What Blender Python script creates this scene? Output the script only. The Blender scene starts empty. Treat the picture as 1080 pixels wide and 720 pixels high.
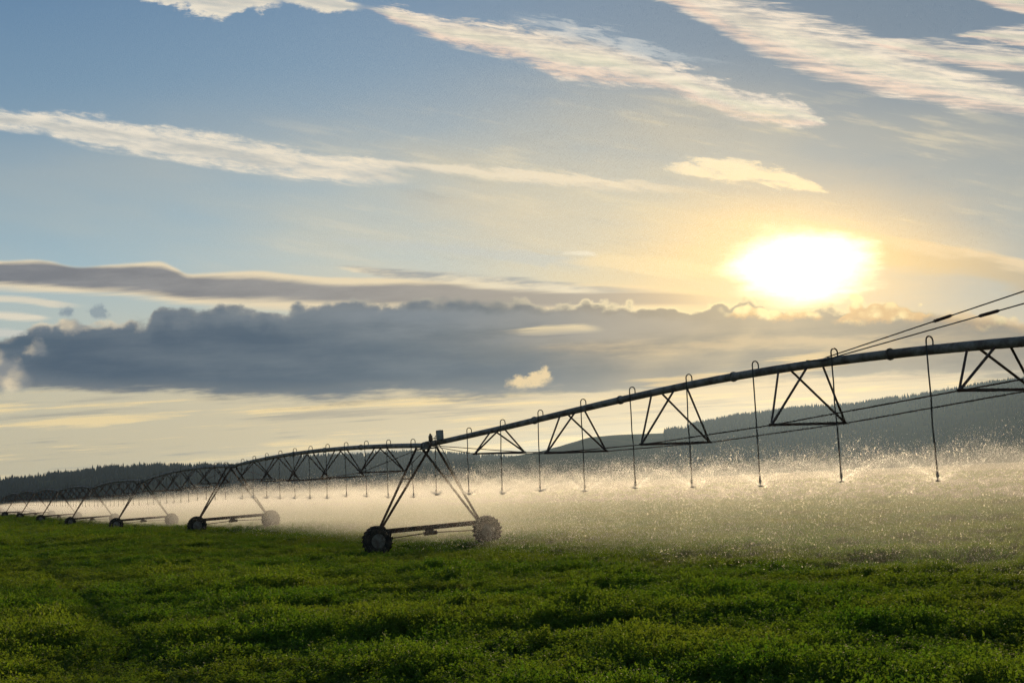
import bpy, math, random
import numpy as np
from math import radians, sin, cos, tan, atan, atan2, hypot, pi, exp, sqrt
from mathutils import Vector, Matrix, Euler

random.seed(7)
rng = np.random.default_rng(11)
sc = bpy.context.scene
COL = sc.collection

# ------------------------------------------------------------------ camera maths
F, PITCH, ROLL, HC = 1300.0, radians(6.58), radians(2.7), 2.5

def ray(px, py):
    x, y = px - 540, 360 - py
    c, s = cos(ROLL), sin(ROLL)
    xr, yr = x * c + y * s, -x * s + y * c
    return xr, F * cos(PITCH) - yr * sin(PITCH), F * sin(PITCH) + yr * cos(PITCH)

def st(px, py):
    d = ray(px, py)
    return d[0] / d[1] * F, d[2] / d[1] * F

# ------------------------------------------------------------------ the line of the machine
Y1 = 50.0
LA, LB = -645 / 1300 * .61 * Y1, .61 * Y1
SPAN = hypot(LA, LB)
D = (LA / SPAN, LB / SPAN)              # along the machine, away from the camera
P = (D[1], -D[0])                       # across it, to the right and away
WB = 4.85                               # wheel to wheel
M1 = (-151 / 1300 * Y1 + P[0] * WB / 2, Y1 + P[1] * WB / 2)
ROTZ = atan2(D[1], D[0])                # local x = D, local y = -P (near side), z up

def world_sv(s, v):
    return M1[0] + D[0] * s + P[0] * v, M1[1] + D[1] * s + P[1] * v

def sv(x, y):
    dx, dy = x - M1[0], y - M1[1]
    return dx * D[0] + dy * D[1], dx * P[0] + dy * P[1]

def ground(x, y):
    s, v = sv(x, y)
    base = np.interp(s, [-60, -25, 0, 34, 68, 102, 136, 170, 204, 300, 500], [0, 0, -.03, .26, .04, .02, .22, .48, .7, .6, .3])
    fade = np.exp(-(v / 70.0) ** 2)
    near = np.exp(-(s / 14.0) ** 2) * np.clip(v, -3.5, 3.5) * .031
    r = base * fade + near
    away = 1 - np.exp(-(v / 14.0) ** 2)
    return r + away * (.06 * np.sin(x * .21 + 1.3) * np.sin(y * .16 + .4) + .03 * np.sin(x * .47 + y * .31))

# ------------------------------------------------------------------ scene helpers
def tag(o, label=None, cat=None, group=None, kind=None):
    if label: o['label'] = label
    if cat: o['category'] = cat
    if group: o['group'] = group
    if kind: o['kind'] = kind
    return o

def empty(name, loc, rz=0.0):
    o = bpy.data.objects.new(name, None)
    o.empty_display_size = .3
    o.location = loc
    o.rotation_euler = (0, 0, rz)
    COL.objects.link(o)
    return o

class MB:
    """collects shapes, builds ONE mesh object"""
    def __init__(self):
        self.v, self.f = [], []
    def add(self, vs, fs):
        n = len(self.v)
        self.v += [tuple(q) for q in vs]
        self.f += [tuple(i + n for i in q) for q in fs]
    def box(self, c, size, rot=None):
        hx, hy, hz = size[0] / 2, size[1] / 2, size[2] / 2
        b = min(hx, hy, hz) * .18
        vs = []
        for sx in (-1, 1):
            for sy in (-1, 1):
                for sz in (-1, 1):
                    for k in range(3):
                        q = [sx * hx, sy * hy, sz * hz]
                        q[k] -= (sx, sy, sz)[k] * b
                        vs.append(Vector(q))
        import itertools
        # bevelled box as convex faces: 6 sides, 12 edges, 8 corners
        def idx(sx, sy, sz, k): return ((((sx > 0) * 2 + (sy > 0)) * 2 + (sz > 0)) * 3 + k)
        fs = []
        # vertex k has coordinate k pulled in; a side on axis a uses its vertices whose k != a
        for a in range(3):
            o1, o2 = (a + 1) % 3, (a + 2) % 3
            for sg in (-1, 1):
                ring = []
                for s1, s2 in ((-1, -1), (1, -1), (1, 1), (-1, 1)):
                    S = [0, 0, 0]; S[a] = sg; S[o1] = s1; S[o2] = s2
                    first, second = (o2, o1) if s1 * s2 > 0 else (o1, o2)
                    # walk order round the side
                    if (s1, s2) in ((-1, -1), (1, 1)):
                        ring += [idx(*S, o2), idx(*S, o1)]
                    else:
                        ring += [idx(*S, o1), idx(*S, o2)]
                fs.append(ring if sg > 0 else ring[::-1])
        for a in range(3):
            o1, o2 = (a + 1) % 3, (a + 2) % 3
            for s1 in (-1, 1):
                for s2 in (-1, 1):
                    A = [0, 0, 0]; A[o1] = s1; A[o2] = s2
                    B = list(A); A[a] = -1; B[a] = 1
                    fs.append([idx(*A, o1), idx(*B, o1), idx(*B, o2), idx(*A, o2)])
        for sx in (-1, 1):
            for sy in (-1, 1):
                for sz in (-1, 1):
                    fs.append([idx(sx, sy, sz, 0), idx(sx, sy, sz, 1), idx(sx, sy, sz, 2)])
        M = rot if rot is not None else Matrix.Identity(3)
        self.add([M @ q + Vector(c) for q in vs], fs)
    def tube(self, pts, r, n=8, caps=True):
        pts = [Vector(q) for q in pts]
        rs = r if isinstance(r, (list, tuple)) else [r] * len(pts)
        vs, fs = [], []
        up = None
        for i, p in enumerate(pts):
            t = (pts[min(i + 1, len(pts) - 1)] - pts[max(i - 1, 0)]).normalized()
            if up is None:
                up = Vector((0, 0, 1)) if abs(t.z) < .9 else Vector((1, 0, 0))
            a = (up - t * up.dot(t)).normalized(); b = t.cross(a)
            up = a
            for k in range(n):
                an = 2 * pi * k / n
                vs.append(p + (a * cos(an) + b * sin(an)) * rs[i])
        for i in range(len(pts) - 1):
            for k in range(n):
                k2 = (k + 1) % n
                fs.append((i * n + k, i * n + k2, (i + 1) * n + k2, (i + 1) * n + k))
        if caps:
            fs.append(tuple(range(n))[::-1]); m = (len(pts) - 1) * n
            fs.append(tuple(m + k for k in range(n)))
        self.add(vs, fs)
    def angle_bar(self, a, b, w=.09, th=.012, side=(1, 0, 0)):
        """L-section steel from a to b"""
        a, b = Vector(a), Vector(b)
        t = (b - a).normalized(); s = Vector(side)
        u = (s - t * s.dot(t)).normalized(); v = t.cross(u)
        prof = [(0, 0), (w, 0), (w, th), (th, th), (th, w), (0, w)]
        vs = [q + u * (x - w * .4) + v * (y - w * .4) for q in (a, b) for x, y in prof]
        fs = [(i, (i + 1) % 6, 6 + (i + 1) % 6, 6 + i) for i in range(6)]
        fs += [(0, 3, 2, 1), (0, 5, 4, 3), (6, 7, 8, 9), (6, 9, 10, 11)]
        self.add(vs, fs)
    def lathe(self, prof, n, c, axis='x'):
        vs, fs = [], []
        for r, h in prof:
            for k in range(n):
                an = 2 * pi * k / n
                if axis == 'x': vs.append((c[0] + h, c[1] + r * cos(an), c[2] + r * sin(an)))
                else: vs.append((c[0] + r * cos(an), c[1] + r * sin(an), c[2] + h))
        for i in range(len(prof) - 1):
            for k in range(n):
                k2 = (k + 1) % n
                fs.append((i * n + k, i * n + k2, (i + 1) * n + k2, (i + 1) * n + k))
        if prof[0][0] > 1e-4: fs.append(tuple(range(n))[::-1])
        if prof[-1][0] > 1e-4: fs.append(tuple((len(prof) - 1) * n + k for k in range(n)))
        self.add(vs, fs)
    def build(self, name, mat, parent=None, smooth=False):
        me = bpy.data.meshes.new(name)
        me.from_pydata(self.v, [], self.f)
        me.validate()
        import bmesh
        bm = bmesh.new(); bm.from_mesh(me); bmesh.ops.recalc_face_normals(bm, faces=bm.faces); bm.to_mesh(me); bm.free()
        me.materials.append(mat)
        if smooth:
            me.polygons.foreach_set('use_smooth', [True] * len(me.polygons))
            try: me.set_sharp_from_angle(angle=radians(40))
            except Exception: pass
        o = bpy.data.objects.new(name, me)
        COL.objects.link(o)
        if parent: o.parent = parent
        return o

def mesh_np(name, verts, faces, mat, parent=None, smooth=False):
    me = bpy.data.meshes.new(name)
    nv, nf, k = len(verts), len(faces), faces.shape[1]
    me.vertices.add(nv); me.vertices.foreach_set('co', np.ascontiguousarray(verts, dtype=np.float32).ravel())
    me.loops.add(nf * k); me.loops.foreach_set('vertex_index', np.ascontiguousarray(faces, dtype=np.int32).ravel())
    me.polygons.add(nf)
    me.polygons.foreach_set('loop_start', np.arange(0, nf * k, k, dtype=np.int32))
    me.polygons.foreach_set('loop_total', np.full(nf, k, dtype=np.int32))
    me.polygons.foreach_set('use_smooth', np.full(nf, smooth, dtype=bool))
    me.update(calc_edges=True)
    if mat: me.materials.append(mat)
    o = bpy.data.objects.new(name, me)
    COL.objects.link(o)
    if parent: o.parent = parent
    return o

KIDS = {}
def copy_tree(o, parent=None):
    if o.name not in KIDS: KIDS[o.name] = list(o.children)
    c = o.copy(); COL.objects.link(c); c.parent = parent
    for k in KIDS[o.name]: copy_tree(k, c)
    return c

# ------------------------------------------------------------------ node expression helper
class X:
    """a socket with arithmetic"""
    def __init__(self, nt, sock): self.nt, self.s = nt, sock
    memo = {}
    def _m(self, op, *a):
        key = (id(self.nt), op) + tuple((q.s.node.name, q.s.identifier) if isinstance(q, X) else ('c', q) for q in (self,) + a)
        if key not in X.memo: X.memo[key] = self._new(op, *a)
        return X.memo[key]
    cid = 0      # every cloud's constants differ by a hair, so that no node is shared from one cloud to the next
    def _new(self, op, *a):
        a = tuple(q if isinstance(q, X) else q * (1 + 2e-6 * X.cid) for q in a)
        n = self.nt.nodes.new('ShaderNodeMath'); n.operation = op
        for i, q in enumerate((self,) + a):
            if isinstance(q, X): self.nt.links.new(q.s, n.inputs[i])
            else: n.inputs[i].default_value = q
        return X(self.nt, n.outputs[0])
    def __add__(self, o): return self if isinstance(o, (int, float)) and o == 0 else self._m('ADD', o)
    __radd__ = __add__
    def __mul__(self, o): return self if isinstance(o, (int, float)) and o == 1 else self._m('MULTIPLY', o)
    __rmul__ = __mul__
    def __sub__(self, o): return self._m('SUBTRACT', o)
    def __rsub__(self, o): return (self * -1.0) + o
    def __truediv__(self, o): return self._m('DIVIDE', o)
    def max(self, o): return self._m('MAXIMUM', o)
    def min(self, o): return self._m('MINIMUM', o)
    def pow(self, o): return self._m('POWER', o)
    def abs(self): return self._m('ABSOLUTE')
    def sin(self): return self._m('SINE')
    def sqrt(self): return self._m('SQRT')
    def exp(self): return self._m('EXPONENT')
    def sstep(self, lo, hi):
        key = (id(self.nt), 'sstep', self.s.node.name, self.s.identifier, lo, hi)
        if key not in X.memo: X.memo[key] = self._sstep(lo, hi)
        return X.memo[key]
    def _sstep(self, lo, hi):
        if not isinstance(lo, X): lo *= 1 + 2e-6 * X.cid
        if not isinstance(hi, X): hi *= 1 + 2e-6 * X.cid
        n = self.nt.nodes.new('ShaderNodeMapRange'); n.interpolation_type = 'SMOOTHSTEP'
        self.nt.links.new(self.s, n.inputs['Value'])
        for k, q in (('From Min', lo), ('From Max', hi)):
            if isinstance(q, X): self.nt.links.new(q.s, n.inputs[k])
            else: n.inputs[k].default_value = q
        return X(self.nt, n.outputs[0])
    def inv(self): return 1.0 - self

def vec(nt, x, y, z=0.0):
    n = nt.nodes.new('ShaderNodeCombineXYZ')
    for i, q in enumerate((x, y, z)):
        if isinstance(q, X): nt.links.new(q.s, n.inputs[i])
        else: n.inputs[i].default_value = q
    return n.outputs[0]

def noise(nt, v, scale=1.0, detail=4.0, rough=.55, dist=0.0):
    n = nt.nodes.new('ShaderNodeTexNoise')
    n.inputs['Scale'].default_value = scale; n.inputs['Detail'].default_value = detail
    n.inputs['Roughness'].default_value = rough; n.inputs['Distortion'].default_value = dist
    if v is not None: nt.links.new(v, n.inputs['Vector'])
    return X(nt, n.outputs['Fac'])

def mix(nt, f, a, b, blend='MIX'):
    n = nt.nodes.new('ShaderNodeMix'); n.data_type = 'RGBA'; n.blend_type = blend
    n.clamp_factor = True
    def put(q, sock):
        if isinstance(q, X): nt.links.new(q.s, sock)
        elif hasattr(q, 'is_output'): nt.links.new(q, sock)
        elif isinstance(q, (tuple, list)): sock.default_value = tuple(q) + (1,)
        else: sock.default_value = q
    put(f, n.inputs[0]); put(a, n.inputs[6]); put(b, n.inputs[7])
    return n.outputs[2]

def srgb(r, g, b):
    return tuple((c / 255 / 12.92) if c / 255 <= .04045 else ((c / 255 + .055) / 1.055) ** 2.4 for c in (r, g, b))

def material(name):
    m = bpy.data.materials.new(name); m.use_nodes = True
    X.memo.clear()
    nt = m.node_tree; nt.nodes.clear()
    out = nt.nodes.new('ShaderNodeOutputMaterial')
    return m, nt, out

def principled(name, col_a, col_b, scale=8.0, rough=.6, metal=0.0, spec=.5, lo=.4, hi=.62, bump=0.0):
    m, nt, out = material(name)
    tc = nt.nodes.new('ShaderNodeTexCoord')
    b = nt.nodes.new('ShaderNodeBsdfPrincipled')
    f = noise(nt, tc.outputs['Object'], scale, 6, .65).sstep(lo, hi)
    nt.links.new(mix(nt, f, col_a, col_b), b.inputs['Base Color'])
    r = noise(nt, tc.outputs['Object'], scale * 3, 3) * .25 + (rough - .12)
    nt.links.new(r.s, b.inputs['Roughness'])
    b.inputs['Metallic'].default_value = metal
    b.inputs['Specular IOR Level'].default_value = spec
    if bump:
        bn = nt.nodes.new('ShaderNodeBump'); bn.inputs['Strength'].default_value = bump; bn.inputs['Distance'].default_value = .01
        nt.links.new(noise(nt, tc.outputs['Object'], scale * 6, 4).s, bn.inputs['Height'])
        nt.links.new(bn.outputs[0], b.inputs['Normal'])
    nt.links.new(b.outputs[0], out.inputs['Surface'])
    return m

GALV = principled('galvanised_steel', (.25, .235, .22), (.12, .095, .08), 2.2, .6, .15, .3)
RUST = principled('rusty_steel', (.06, .044, .038), (.10, .052, .036), 3.0, .7, .1, .3)
HOSE = principled('black_hose', (.02, .02, .02), (.035, .033, .03), 9, .5)
RUBBER = principled('tyre_rubber', (.022, .021, .02), (.06, .05, .038), 5, .85, 0, .3, bump=.4)
RIM = principled('wheel_rim', (.17, .165, .155), (.10, .08, .06), 5, .6, .2)
BOX = principled('control_box_paint', (.30, .29, .28), (.20, .19, .17), 6, .6)
AMBER = principled('brown_motor_paint', (.20, .12, .07), (.10, .07, .05), 8, .6)
NOZ = principled('sprinkler_plastic', (.05, .05, .055), (.10, .09, .08), 14, .4)

# ------------------------------------------------------------------ spans
def make_span(length, stations, drops, arch, name_label, ztop=4.25, depth=lambda f: 1.0, half=1.15, side=1):
    """local x from tower to tower, y to the near side, z from the chord at ground level"""
    root = empty('irrigation_span', (0, 0, 0))
    tag(root, name_label, 'irrigation span', 'truss spans of the irrigation machine')
    zp = arch
    # pipe
    m = MB(); pts = [(x, 0, zp(x)) for x in np.linspace(0, length, 49)]
    m.tube(pts, .106, 16)
    pipe = m.build('pipe', GALV, root, True)
    # flanges
    for x in stations[:-1]:
        xm = x + (stations[1] - stations[0]) * .5
        q = MB()
        t = Vector((1, 0, (zp(xm + .1) - zp(xm - .1)) / .2)).normalized()
        c = Vector((xm, 0, zp(xm)))
        q.tube([c - t * .02, c + t * .02], .135, 14)
        q.build('pipe_flange', GALV, pipe)
    lows = []
    for x in stations:
        dz = depth(x / length)
        zl = zp(x) - dz
        w = half * (.72 + .28 * min(1, dz / 1.55))
        a, b = (x, w, zl), (x, -w, zl)
        lows.append((x, w, zl))
        q = MB(); q.angle_bar(Vector(a) + Vector((0, .06, 0)), Vector(b) - Vector((0, .06, 0)), .065, .012, (1, 0, 0))
        fr = q.build('truss_frame', RUST, root)
        for end in (a, b):
            facing = (end[1] > 0) == (side > 0)                 # the foot on the near side
            for sx in ((-.95, .18) if facing else (-.66, .58)):
                sx *= -side * max(.62, dz / 1.5)
                q = MB()
                e = Vector((x + sx, .09 * (1 if end[1] > 0 else -1), zp(x + sx) - .08))
                q.angle_bar(end, e, .06, .011, (1, 0, 0))
                q.build('brace', RUST, fr)
    for sg in (1, -1):
        q = MB()
        pp = [(.5, sg * .1, zp(.5) - .09)] + [(x, sg * w, z) for x, w, z in lows] + [(length - .5, sg * .1, zp(length - .5) - .09)]
        q.tube(pp, .015, 6)
        q.build('truss_rod', RUST, root)
    for i, (x, zn) in enumerate(drops):
        q = MB(); z = zp(x)
        sway = (random.uniform(-.05, .05), random.uniform(-.06, .03))
        loop = [(x, 0, z + .06), (x, 0, z + .19)]
        for k in range(1, 7):
            an = pi * k / 6
            loop.append((x, side * (.095 - .095 * cos(an)), z + .19 + .095 * sin(an)))
        loop += [(x, side * .19, z + .05)]
        end = Vector((x + sway[0], side * .19 + sway[1], zn))
        st_ = Vector((x, side * .19, z + .05))
        for k in range(1, 6):
            f = k / 5
            b = sin(f * pi) * random.uniform(-.012, .012)
            loop.append(tuple(st_.lerp(end, f) + Vector((b, b, 0))))
        q.tube(loop, .017, 6)
        h = q.build('drop_hose', HOSE, root, True)
        q = MB()
        q.lathe([(.014, .10), (.03, .08), (.034, -.01), (.024, -.05), (.012, -.06), (.012, -.10), (.055, -.115), (.055, -.13), (.01, -.14)], 10, tuple(end), 'z')
        q.build('sprinkler_head', NOZ, h, True)
    return root

# near span (runs towards the camera's right, out of the frame)
NEARL = 36.5
near_st = [6.76 + 5.74 * k for k in range(5)]
kx = [0, 1.78, 4.29, 7.47, 10.43, 13.37, 16.34, 19.15, 22.09, 25.11, 28.15, 30.47, NEARL]
kz = [4.27, 4.33, 4.42, 4.54, 4.67, 4.80, 4.90, 4.97, 5.01, 5.0, 4.90, 4.76, 4.36]
pc = np.polyfit(kx, kz, 5)
arch_near = lambda x: float(np.polyval(pc, x))
dep_near = lambda f: float(np.interp(f * NEARL, near_st, [.88, 1.34, 1.55, 1.42, .92]))
near_drops = [(1.15, 2.32)] + [(4.33 + 2.975 * k, 2.32 + random.uniform(-.05, .05)) for k in range(11)]
near = make_span(NEARL, near_st, near_drops, arch_near,
                 'long near truss span rising to the right edge, held up by two stay cables', depth=dep_near, side=-1)
near.location = (M1[0], M1[1], 0.0)
near.rotation_euler = (0, 0, ROTZ + pi)       # local x runs from the near tower towards the right of the photo

# stay cables of the near span
def on_line(px, py, off=0.0):
    S, T = st(px, py); k = S / F
    q = (M1[0] + P[0] * off, M1[1] + P[1] * off)
    s = (k * q[1] - q[0]) / (D[0] - k * D[1])
    return s, q[1] + s * D[1], HC + T / F * (q[1] + s * D[1])
for (pa, pb, pt, off) in (((850, 384), (1080, 307), (994, 337), .12), ((850, 385), (1080, 320), (1043, 331), -.12)):
    sa, _, za = on_line(*pa, off); sb, _, zb = on_line(*pb, off); sm, _, zm = on_line(*pt, off)
    xa, xb = -sa, -sb
    sl = (zb - za) / (xb - xa)
    f = lambda x: za + sl * (x - xa)
    yy = off                                   # near span is turned by pi: local +y is the far side
    q = MB(); q.tube([(xa, yy * .8, arch_near(xa) + .09), (xa + .6, yy, f(xa + .6)), (NEARL - 1.0, yy, f(NEARL - 1.0))], .014, 6)
    cab = q.build('stay_cable', HOSE, near)
    q = MB(); q.tube([(-sm - .28, yy, f(-sm - .28)), (-sm - .22, yy, f(-sm - .22)), (-sm + .22, yy, f(-sm + .22)), (-sm + .28, yy, f(-sm + .28))], [.014, .035, .035, .014], 8)
    q.build('turnbuckle', RUST, cab)

# far spans: one prototype, copied along the line
arch_far = lambda x: 4.26 + .34 * (1 - ((x - SPAN / 2) / (SPAN / 2)) ** 2)
far_st = [SPAN * k / 6 for k in range(1, 6)]
dep_far = lambda f: .95 + .55 * max(0.0, 1 - ((f - .5) / .42) ** 2)
far_drops = [(1.55 + 2.95 * k, 2.28 + random.uniform(-.05, .05)) for k in range(11)]
ORD = ['second', 'third', 'fourth', 'fifth', 'sixth', 'seventh', 'eighth', 'ninth']
proto = make_span(SPAN, far_st, far_drops, arch_far,
                  'truss span running left from the tower with the grey control box to the second tower', depth=dep_far)
NT = 8
tz = []
for n in range(NT):
    x, y = world_sv(n * SPAN, 0)
    tz.append(float(ground(np.array(x), np.array(y))))
spans = []
for n in range(NT - 1):
    o = proto if n == 0 else copy_tree(proto)
    x, y = world_sv(n * SPAN, 0)
    o.location = (x, y, tz[n])
    o.rotation_euler = (0, -atan((tz[n + 1] - tz[n]) / SPAN), ROTZ)
    if n:
        tag(o, f'distant truss span between the {ORD[n-1]} and {ORD[n]} wheeled towers, counted from the nearest tower')
    spans.append(o)

# ------------------------------------------------------------------ towers
WR = .59
def make_wheel(root, y):
    w = empty('wheel', (-.16, y, WR)); w.parent = root
    prof = [(.30, -.13), (.36, -.165), (.47, -.19), (.555, -.185), (.60, -.15), (.615, -.07), (.618, 0), (.615, .07), (.60, .15), (.555, .185), (.47, .19), (.36, .165), (.30, .13)]
    prof = [(r * .937, h * .95) for r, h in prof]
    m = MB(); m.lathe(prof + [prof[0]], 40, (0, 0, 0), 'x')
    nl = 20
    for k in range(nl):
        for sg in (-1, 1):
            an = 2 * pi * (k + (.25 if sg > 0 else -.25)) / nl
            rot = Matrix.Rotation(an, 3, 'X')
            sk = Matrix.Rotation(sg * radians(33), 3, 'Z')
            c = rot @ Vector((sg * .095, 0, .584))
            m.box(c, (.205, .05, .055), rot @ sk)
    ty = m.build('tyre', RUBBER, w)
    m = MB()
    m.lathe([(.286, -.14), (.295, -.12), (.275, -.10), (.255, -.02), (.17, .02), (.12, -.03), (.09, -.05), (.05, -.07), (.0, -.07)], 28, (0, 0, 0), 'x')
    m.lathe([(.0, .03), (.17, .03), (.26, .0), (.288, .12), (.284, .14)], 28, (0, 0, 0), 'x')
    for k in range(8):
        an = 2 * pi * k / 8
        m.tube([(-.05, .145 * cos(an), .145 * sin(an)), (.0, .145 * cos(an), .145 * sin(an))], .016, 6)
    m.build('rim', RIM, w, True)
    return w

def make_tower(label):
    root = empty('irrigation_tower', (0, 0, 0), ROTZ)
    tag(root, label, 'irrigation tower', 'wheeled towers of the irrigation machine')
    hb = WB / 2
    for y in (hb, -hb): make_wheel(root, y)
    m = MB(); m.box((.12, 0, .93), (.15, WB - .30, .19))
    for y in (hb - .12, -hb + .12): m.box((.12, y, .86), (.17, .16, .30))
    m.build('base_beam', RUST, root)
    for y in (hb, -hb):
        m = MB(); m.box((.14, y, WR + .02), (.24, .30, .32)); m.tube([(-.14, y, WR), (.10, y, WR)], .07, 10)
        m.build('gearbox', RUST, root)
    m = MB(); m.tube([(.14, -.28, .70), (.14, .28, .70)], .085, 12); m.box((.14, 0, .78), (.20, .22, .2)); m.box((.14, .16, .72), (.22, .07, .22))
    m.build('drive_motor', AMBER, root)
    for sg in (1, -1):
        m = MB(); m.tube([(.14, sg * .28, .70), (.14, sg * (hb - .1), WR + .02)], .02, 8)
        m.build('drive_shaft', RUST, root)
    tops = []
    for sy in (1, -1):
        for sx in (1, -1):
            m = MB()
            a = (.12 + sx * .10, sy * (hb - .22), 1.0)
            b = (sx * .78, sy * .12, 4.20)
            m.angle_bar(a, b, .10, .014, (1, 0, 0))
            m.build('leg', RUST, root)
    m = MB()
    for sx in (1, -1):
        m.angle_bar((.12 + sx * .53, .88, 2.98), (.12 + sx * .53, -.88, 2.98), .05, .01, (1, 0, 0)) if False else None
    for sy in (1, -1):
        f = .62
        y = sy * ((hb - .22) * (1 - f) + .12 * f); z = 1.0 + 3.17 * f
        m.angle_bar((-.50, y, z), (.54, y, z), .05, .01, (0, 0, 1))
    m.build('leg_spacer', RUST, root)
    m = MB()
    m.box((0, 0, 4.14), (1.7, .26, .05)); m.tube([(-.16, 0, 4.26), (.16, 0, 4.26)], .135, 14)
    m.tube([(-.2, 0, 4.26), (-.18, 0, 4.26)], .17, 12); m.tube([(.18, 0, 4.26), (.2, 0, 4.26)], .17, 12)
    m.build('pivot_joint', GALV, root)
    return root

tower = make_tower('nearest wheeled A-frame tower, with a grey control box above the pipe joint')
towers = []
for n in range(NT):
    o = tower if n == 0 else copy_tree(tower)
    x, y = world_sv(n * SPAN, 0)
    o.location = (x, y, tz[n])
    if n == 0: o.rotation_euler = (-atan(.031), 0, ROTZ)
    if n:
        if n < 6: tag(o, f'{ORD[n-1]} wheeled A-frame tower from the nearest one, standing farther left in the spray')
        elif n == 6: tag(o, 'seventh wheeled A-frame tower, tiny and cut by the left edge of the picture')
        else: tag(o, f'{ORD[n-1]} wheeled A-frame tower, at the very far left end of the row')
    towers.append(o)
# what only the nearest tower carries
m = MB(); m.lathe([(.14, 0), (.155, .03), (.155, .36), (.14, .39), (.0, .40)], 14, (-1.6, .02, 4.42), 'z'); m.tube([(-1.6, .02, 4.32), (-1.6, .02, 4.46)], .03, 8); m.box((-.85, .03, 4.42), (1.6, .05, .04))
m.build('control_box', BOX, tower)
m = MB(); m.tube([(-.7, .06, 4.28), (-.7, .06, 4.42)], .03, 8); m.lathe([(.05, 0), (.085, .04), (.085, .22), (.05, .27), (.03, .33), (0, .33)], 12, (-.7, .06, 4.40), 'z')
m.tube([(-.7, .06, 4.45), (-1.1, .09, 4.52), (-1.6, .06, 4.48)], .018, 6)
m.build('pressure_valve', AMBER, tower)
m = MB()
pts = []
for k in range(40):
    f = k / 39
    pts.append((-.95 - .12 * f - .5 * f * (1 - f), -.15 - .9 * f, 4.3 - 2.0 * f + .05 * sin(f * 9)))
m.tube(pts, .016, 6); m.build('power_cable', HOSE, tower)

# ------------------------------------------------------------------ spray
def all_nozzles():
    out = []
    for (x, zn) in near_drops + [(37.05, 2.32), (40.0, 2.32), (43.0, 2.32)]: out.append((-x, -.19, zn - .12, 0))   # the last three hang from the next span
    for n in range(NT - 1):
        for (x, zn) in far_drops:
            z = tz[n] + (tz[n + 1] - tz[n]) * x / SPAN
            out.append((n * SPAN + x, -.19, z + zn - .12, n + 1))
    return out
NOZZ = all_nozzles()
cp, cs, cr = [], [], []
for (s0, v0, z0, n) in NOZZ:
    cnt = {0: 72000, 1: 28000, 2: 10000, 3: 4500, 4: 2000}.get(n, 900)
    jets = 22                                                   # grooves of the deflector plate
    jn = rng.integers(0, jets, cnt)
    jth = rng.normal(29, 5, jets); jsp = rng.uniform(7.5, 10.5, jets)
    ph = jn * 2 * pi / jets + rng.uniform(0, 1) + rng.normal(0, .05, cnt)
    th = np.radians(jth[jn] + rng.normal(0, 2.2, cnt))
    sp = jsp[jn] * rng.uniform(.9, 1.06, cnt)
    k = rng.uniform(1.3, 2.6, cnt)
    stray = rng.uniform(0, 1, cnt) < .45                        # the finer water that the jets shed
    m_ = stray.sum()
    ph[stray] = rng.uniform(0, 2 * pi, m_); th[stray] = np.radians(rng.normal(14, 11, m_)); k[stray] = rng.uniform(2.0, 4.5, m_); sp[stray] *= rng.uniform(.6, 1.0, m_)
    g = 9.81
    vh, vz = sp * np.cos(th), sp * np.sin(th)
    gz = z0 + .1
    t = rng.uniform(0.003, 1, cnt)
    t = np.where(rng.uniform(0, 1, cnt) < .35, t ** 2 * .55, t * (gz * k / g + .75))
    e = 1 - np.exp(-k * t)
    rr = vh / k * e
    z = z0 + (vz + g / k) / k * e - g * t / k
    wind = t - e / k
    s = s0 + rr * np.cos(ph) + rng.normal(0, .02 + .05 * t, cnt) - wind * .5
    v = v0 + rr * np.sin(ph) + wind * 2.0 + rng.normal(0, .02 + .05 * t, cnt)
    x, y = world_sv(s, v)
    keep = z > ground(x, y) + .12
    dist = np.hypot(x, y)
    big = rng.uniform(0, 1, cnt) ** 3
    rad = (.0027 + .0048 * big ** 1.6) * np.clip(dist / 40, .7, 2.4)
    cp.append(np.stack([x, y, z], 1)[keep]); cr.append(rad[keep])
cp = np.concatenate(cp); cr = np.concatenate(cr)
octv = np.array([(1, 0, .35), (0, .8, 0), (-1, 0, .35), (0, -.8, 0)], float)
octf = np.array([(0, 1, 3), (1, 2, 3)])
qr = rng.normal(size=(len(cp), 4)); qr /= np.linalg.norm(qr, axis=1)[:, None]
w_, x_, y_, z_ = qr.T
R = np.stack([np.stack([1 - 2 * (y_**2 + z_**2), 2 * (x_*y_ - z_*w_), 2 * (x_*z_ + y_*w_)], 1),
              np.stack([2 * (x_*y_ + z_*w_), 1 - 2 * (x_**2 + z_**2), 2 * (y_*z_ - x_*w_)], 1),
              np.stack([2 * (x_*z_ - y_*w_), 2 * (y_*z_ + x_*w_), 1 - 2 * (x_**2 + y_**2)], 1)], 1)
V = np.einsum('nij,kj->nki', R, octv) * cr[:, None, None] + cp[:, None, :]
Fc = (octf[None] + (np.arange(len(cp)) * 4)[:, None, None]).reshape(-1, 3)
m_, nt, out = material('water_drops')
tr = nt.nodes.new('ShaderNodeBsdfTranslucent'); tr.inputs['Color'].default_value = (.9, .9, .9, 1)
rf = nt.nodes.new('ShaderNodeBsdfRefraction'); rf.inputs['IOR'].default_value = 1.33; rf.inputs['Roughness'].default_value = .45
rf.inputs['Color'].default_value = (1, 1, 1, 1)
mx = nt.nodes.new('ShaderNodeMixShader'); mx.inputs[0].default_value = .18
nt.links.new(tr.outputs[0], mx.inputs[1]); nt.links.new(rf.outputs[0], mx.inputs[2]); nt.links.new(mx.outputs[0], out.inputs['Surface'])
tag(mesh_np('water_spray', V.reshape(-1, 3), Fc, m_), 'sparkling backlit water droplets thrown out by the hanging sprinkler heads', 'spray', kind='stuff')

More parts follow.
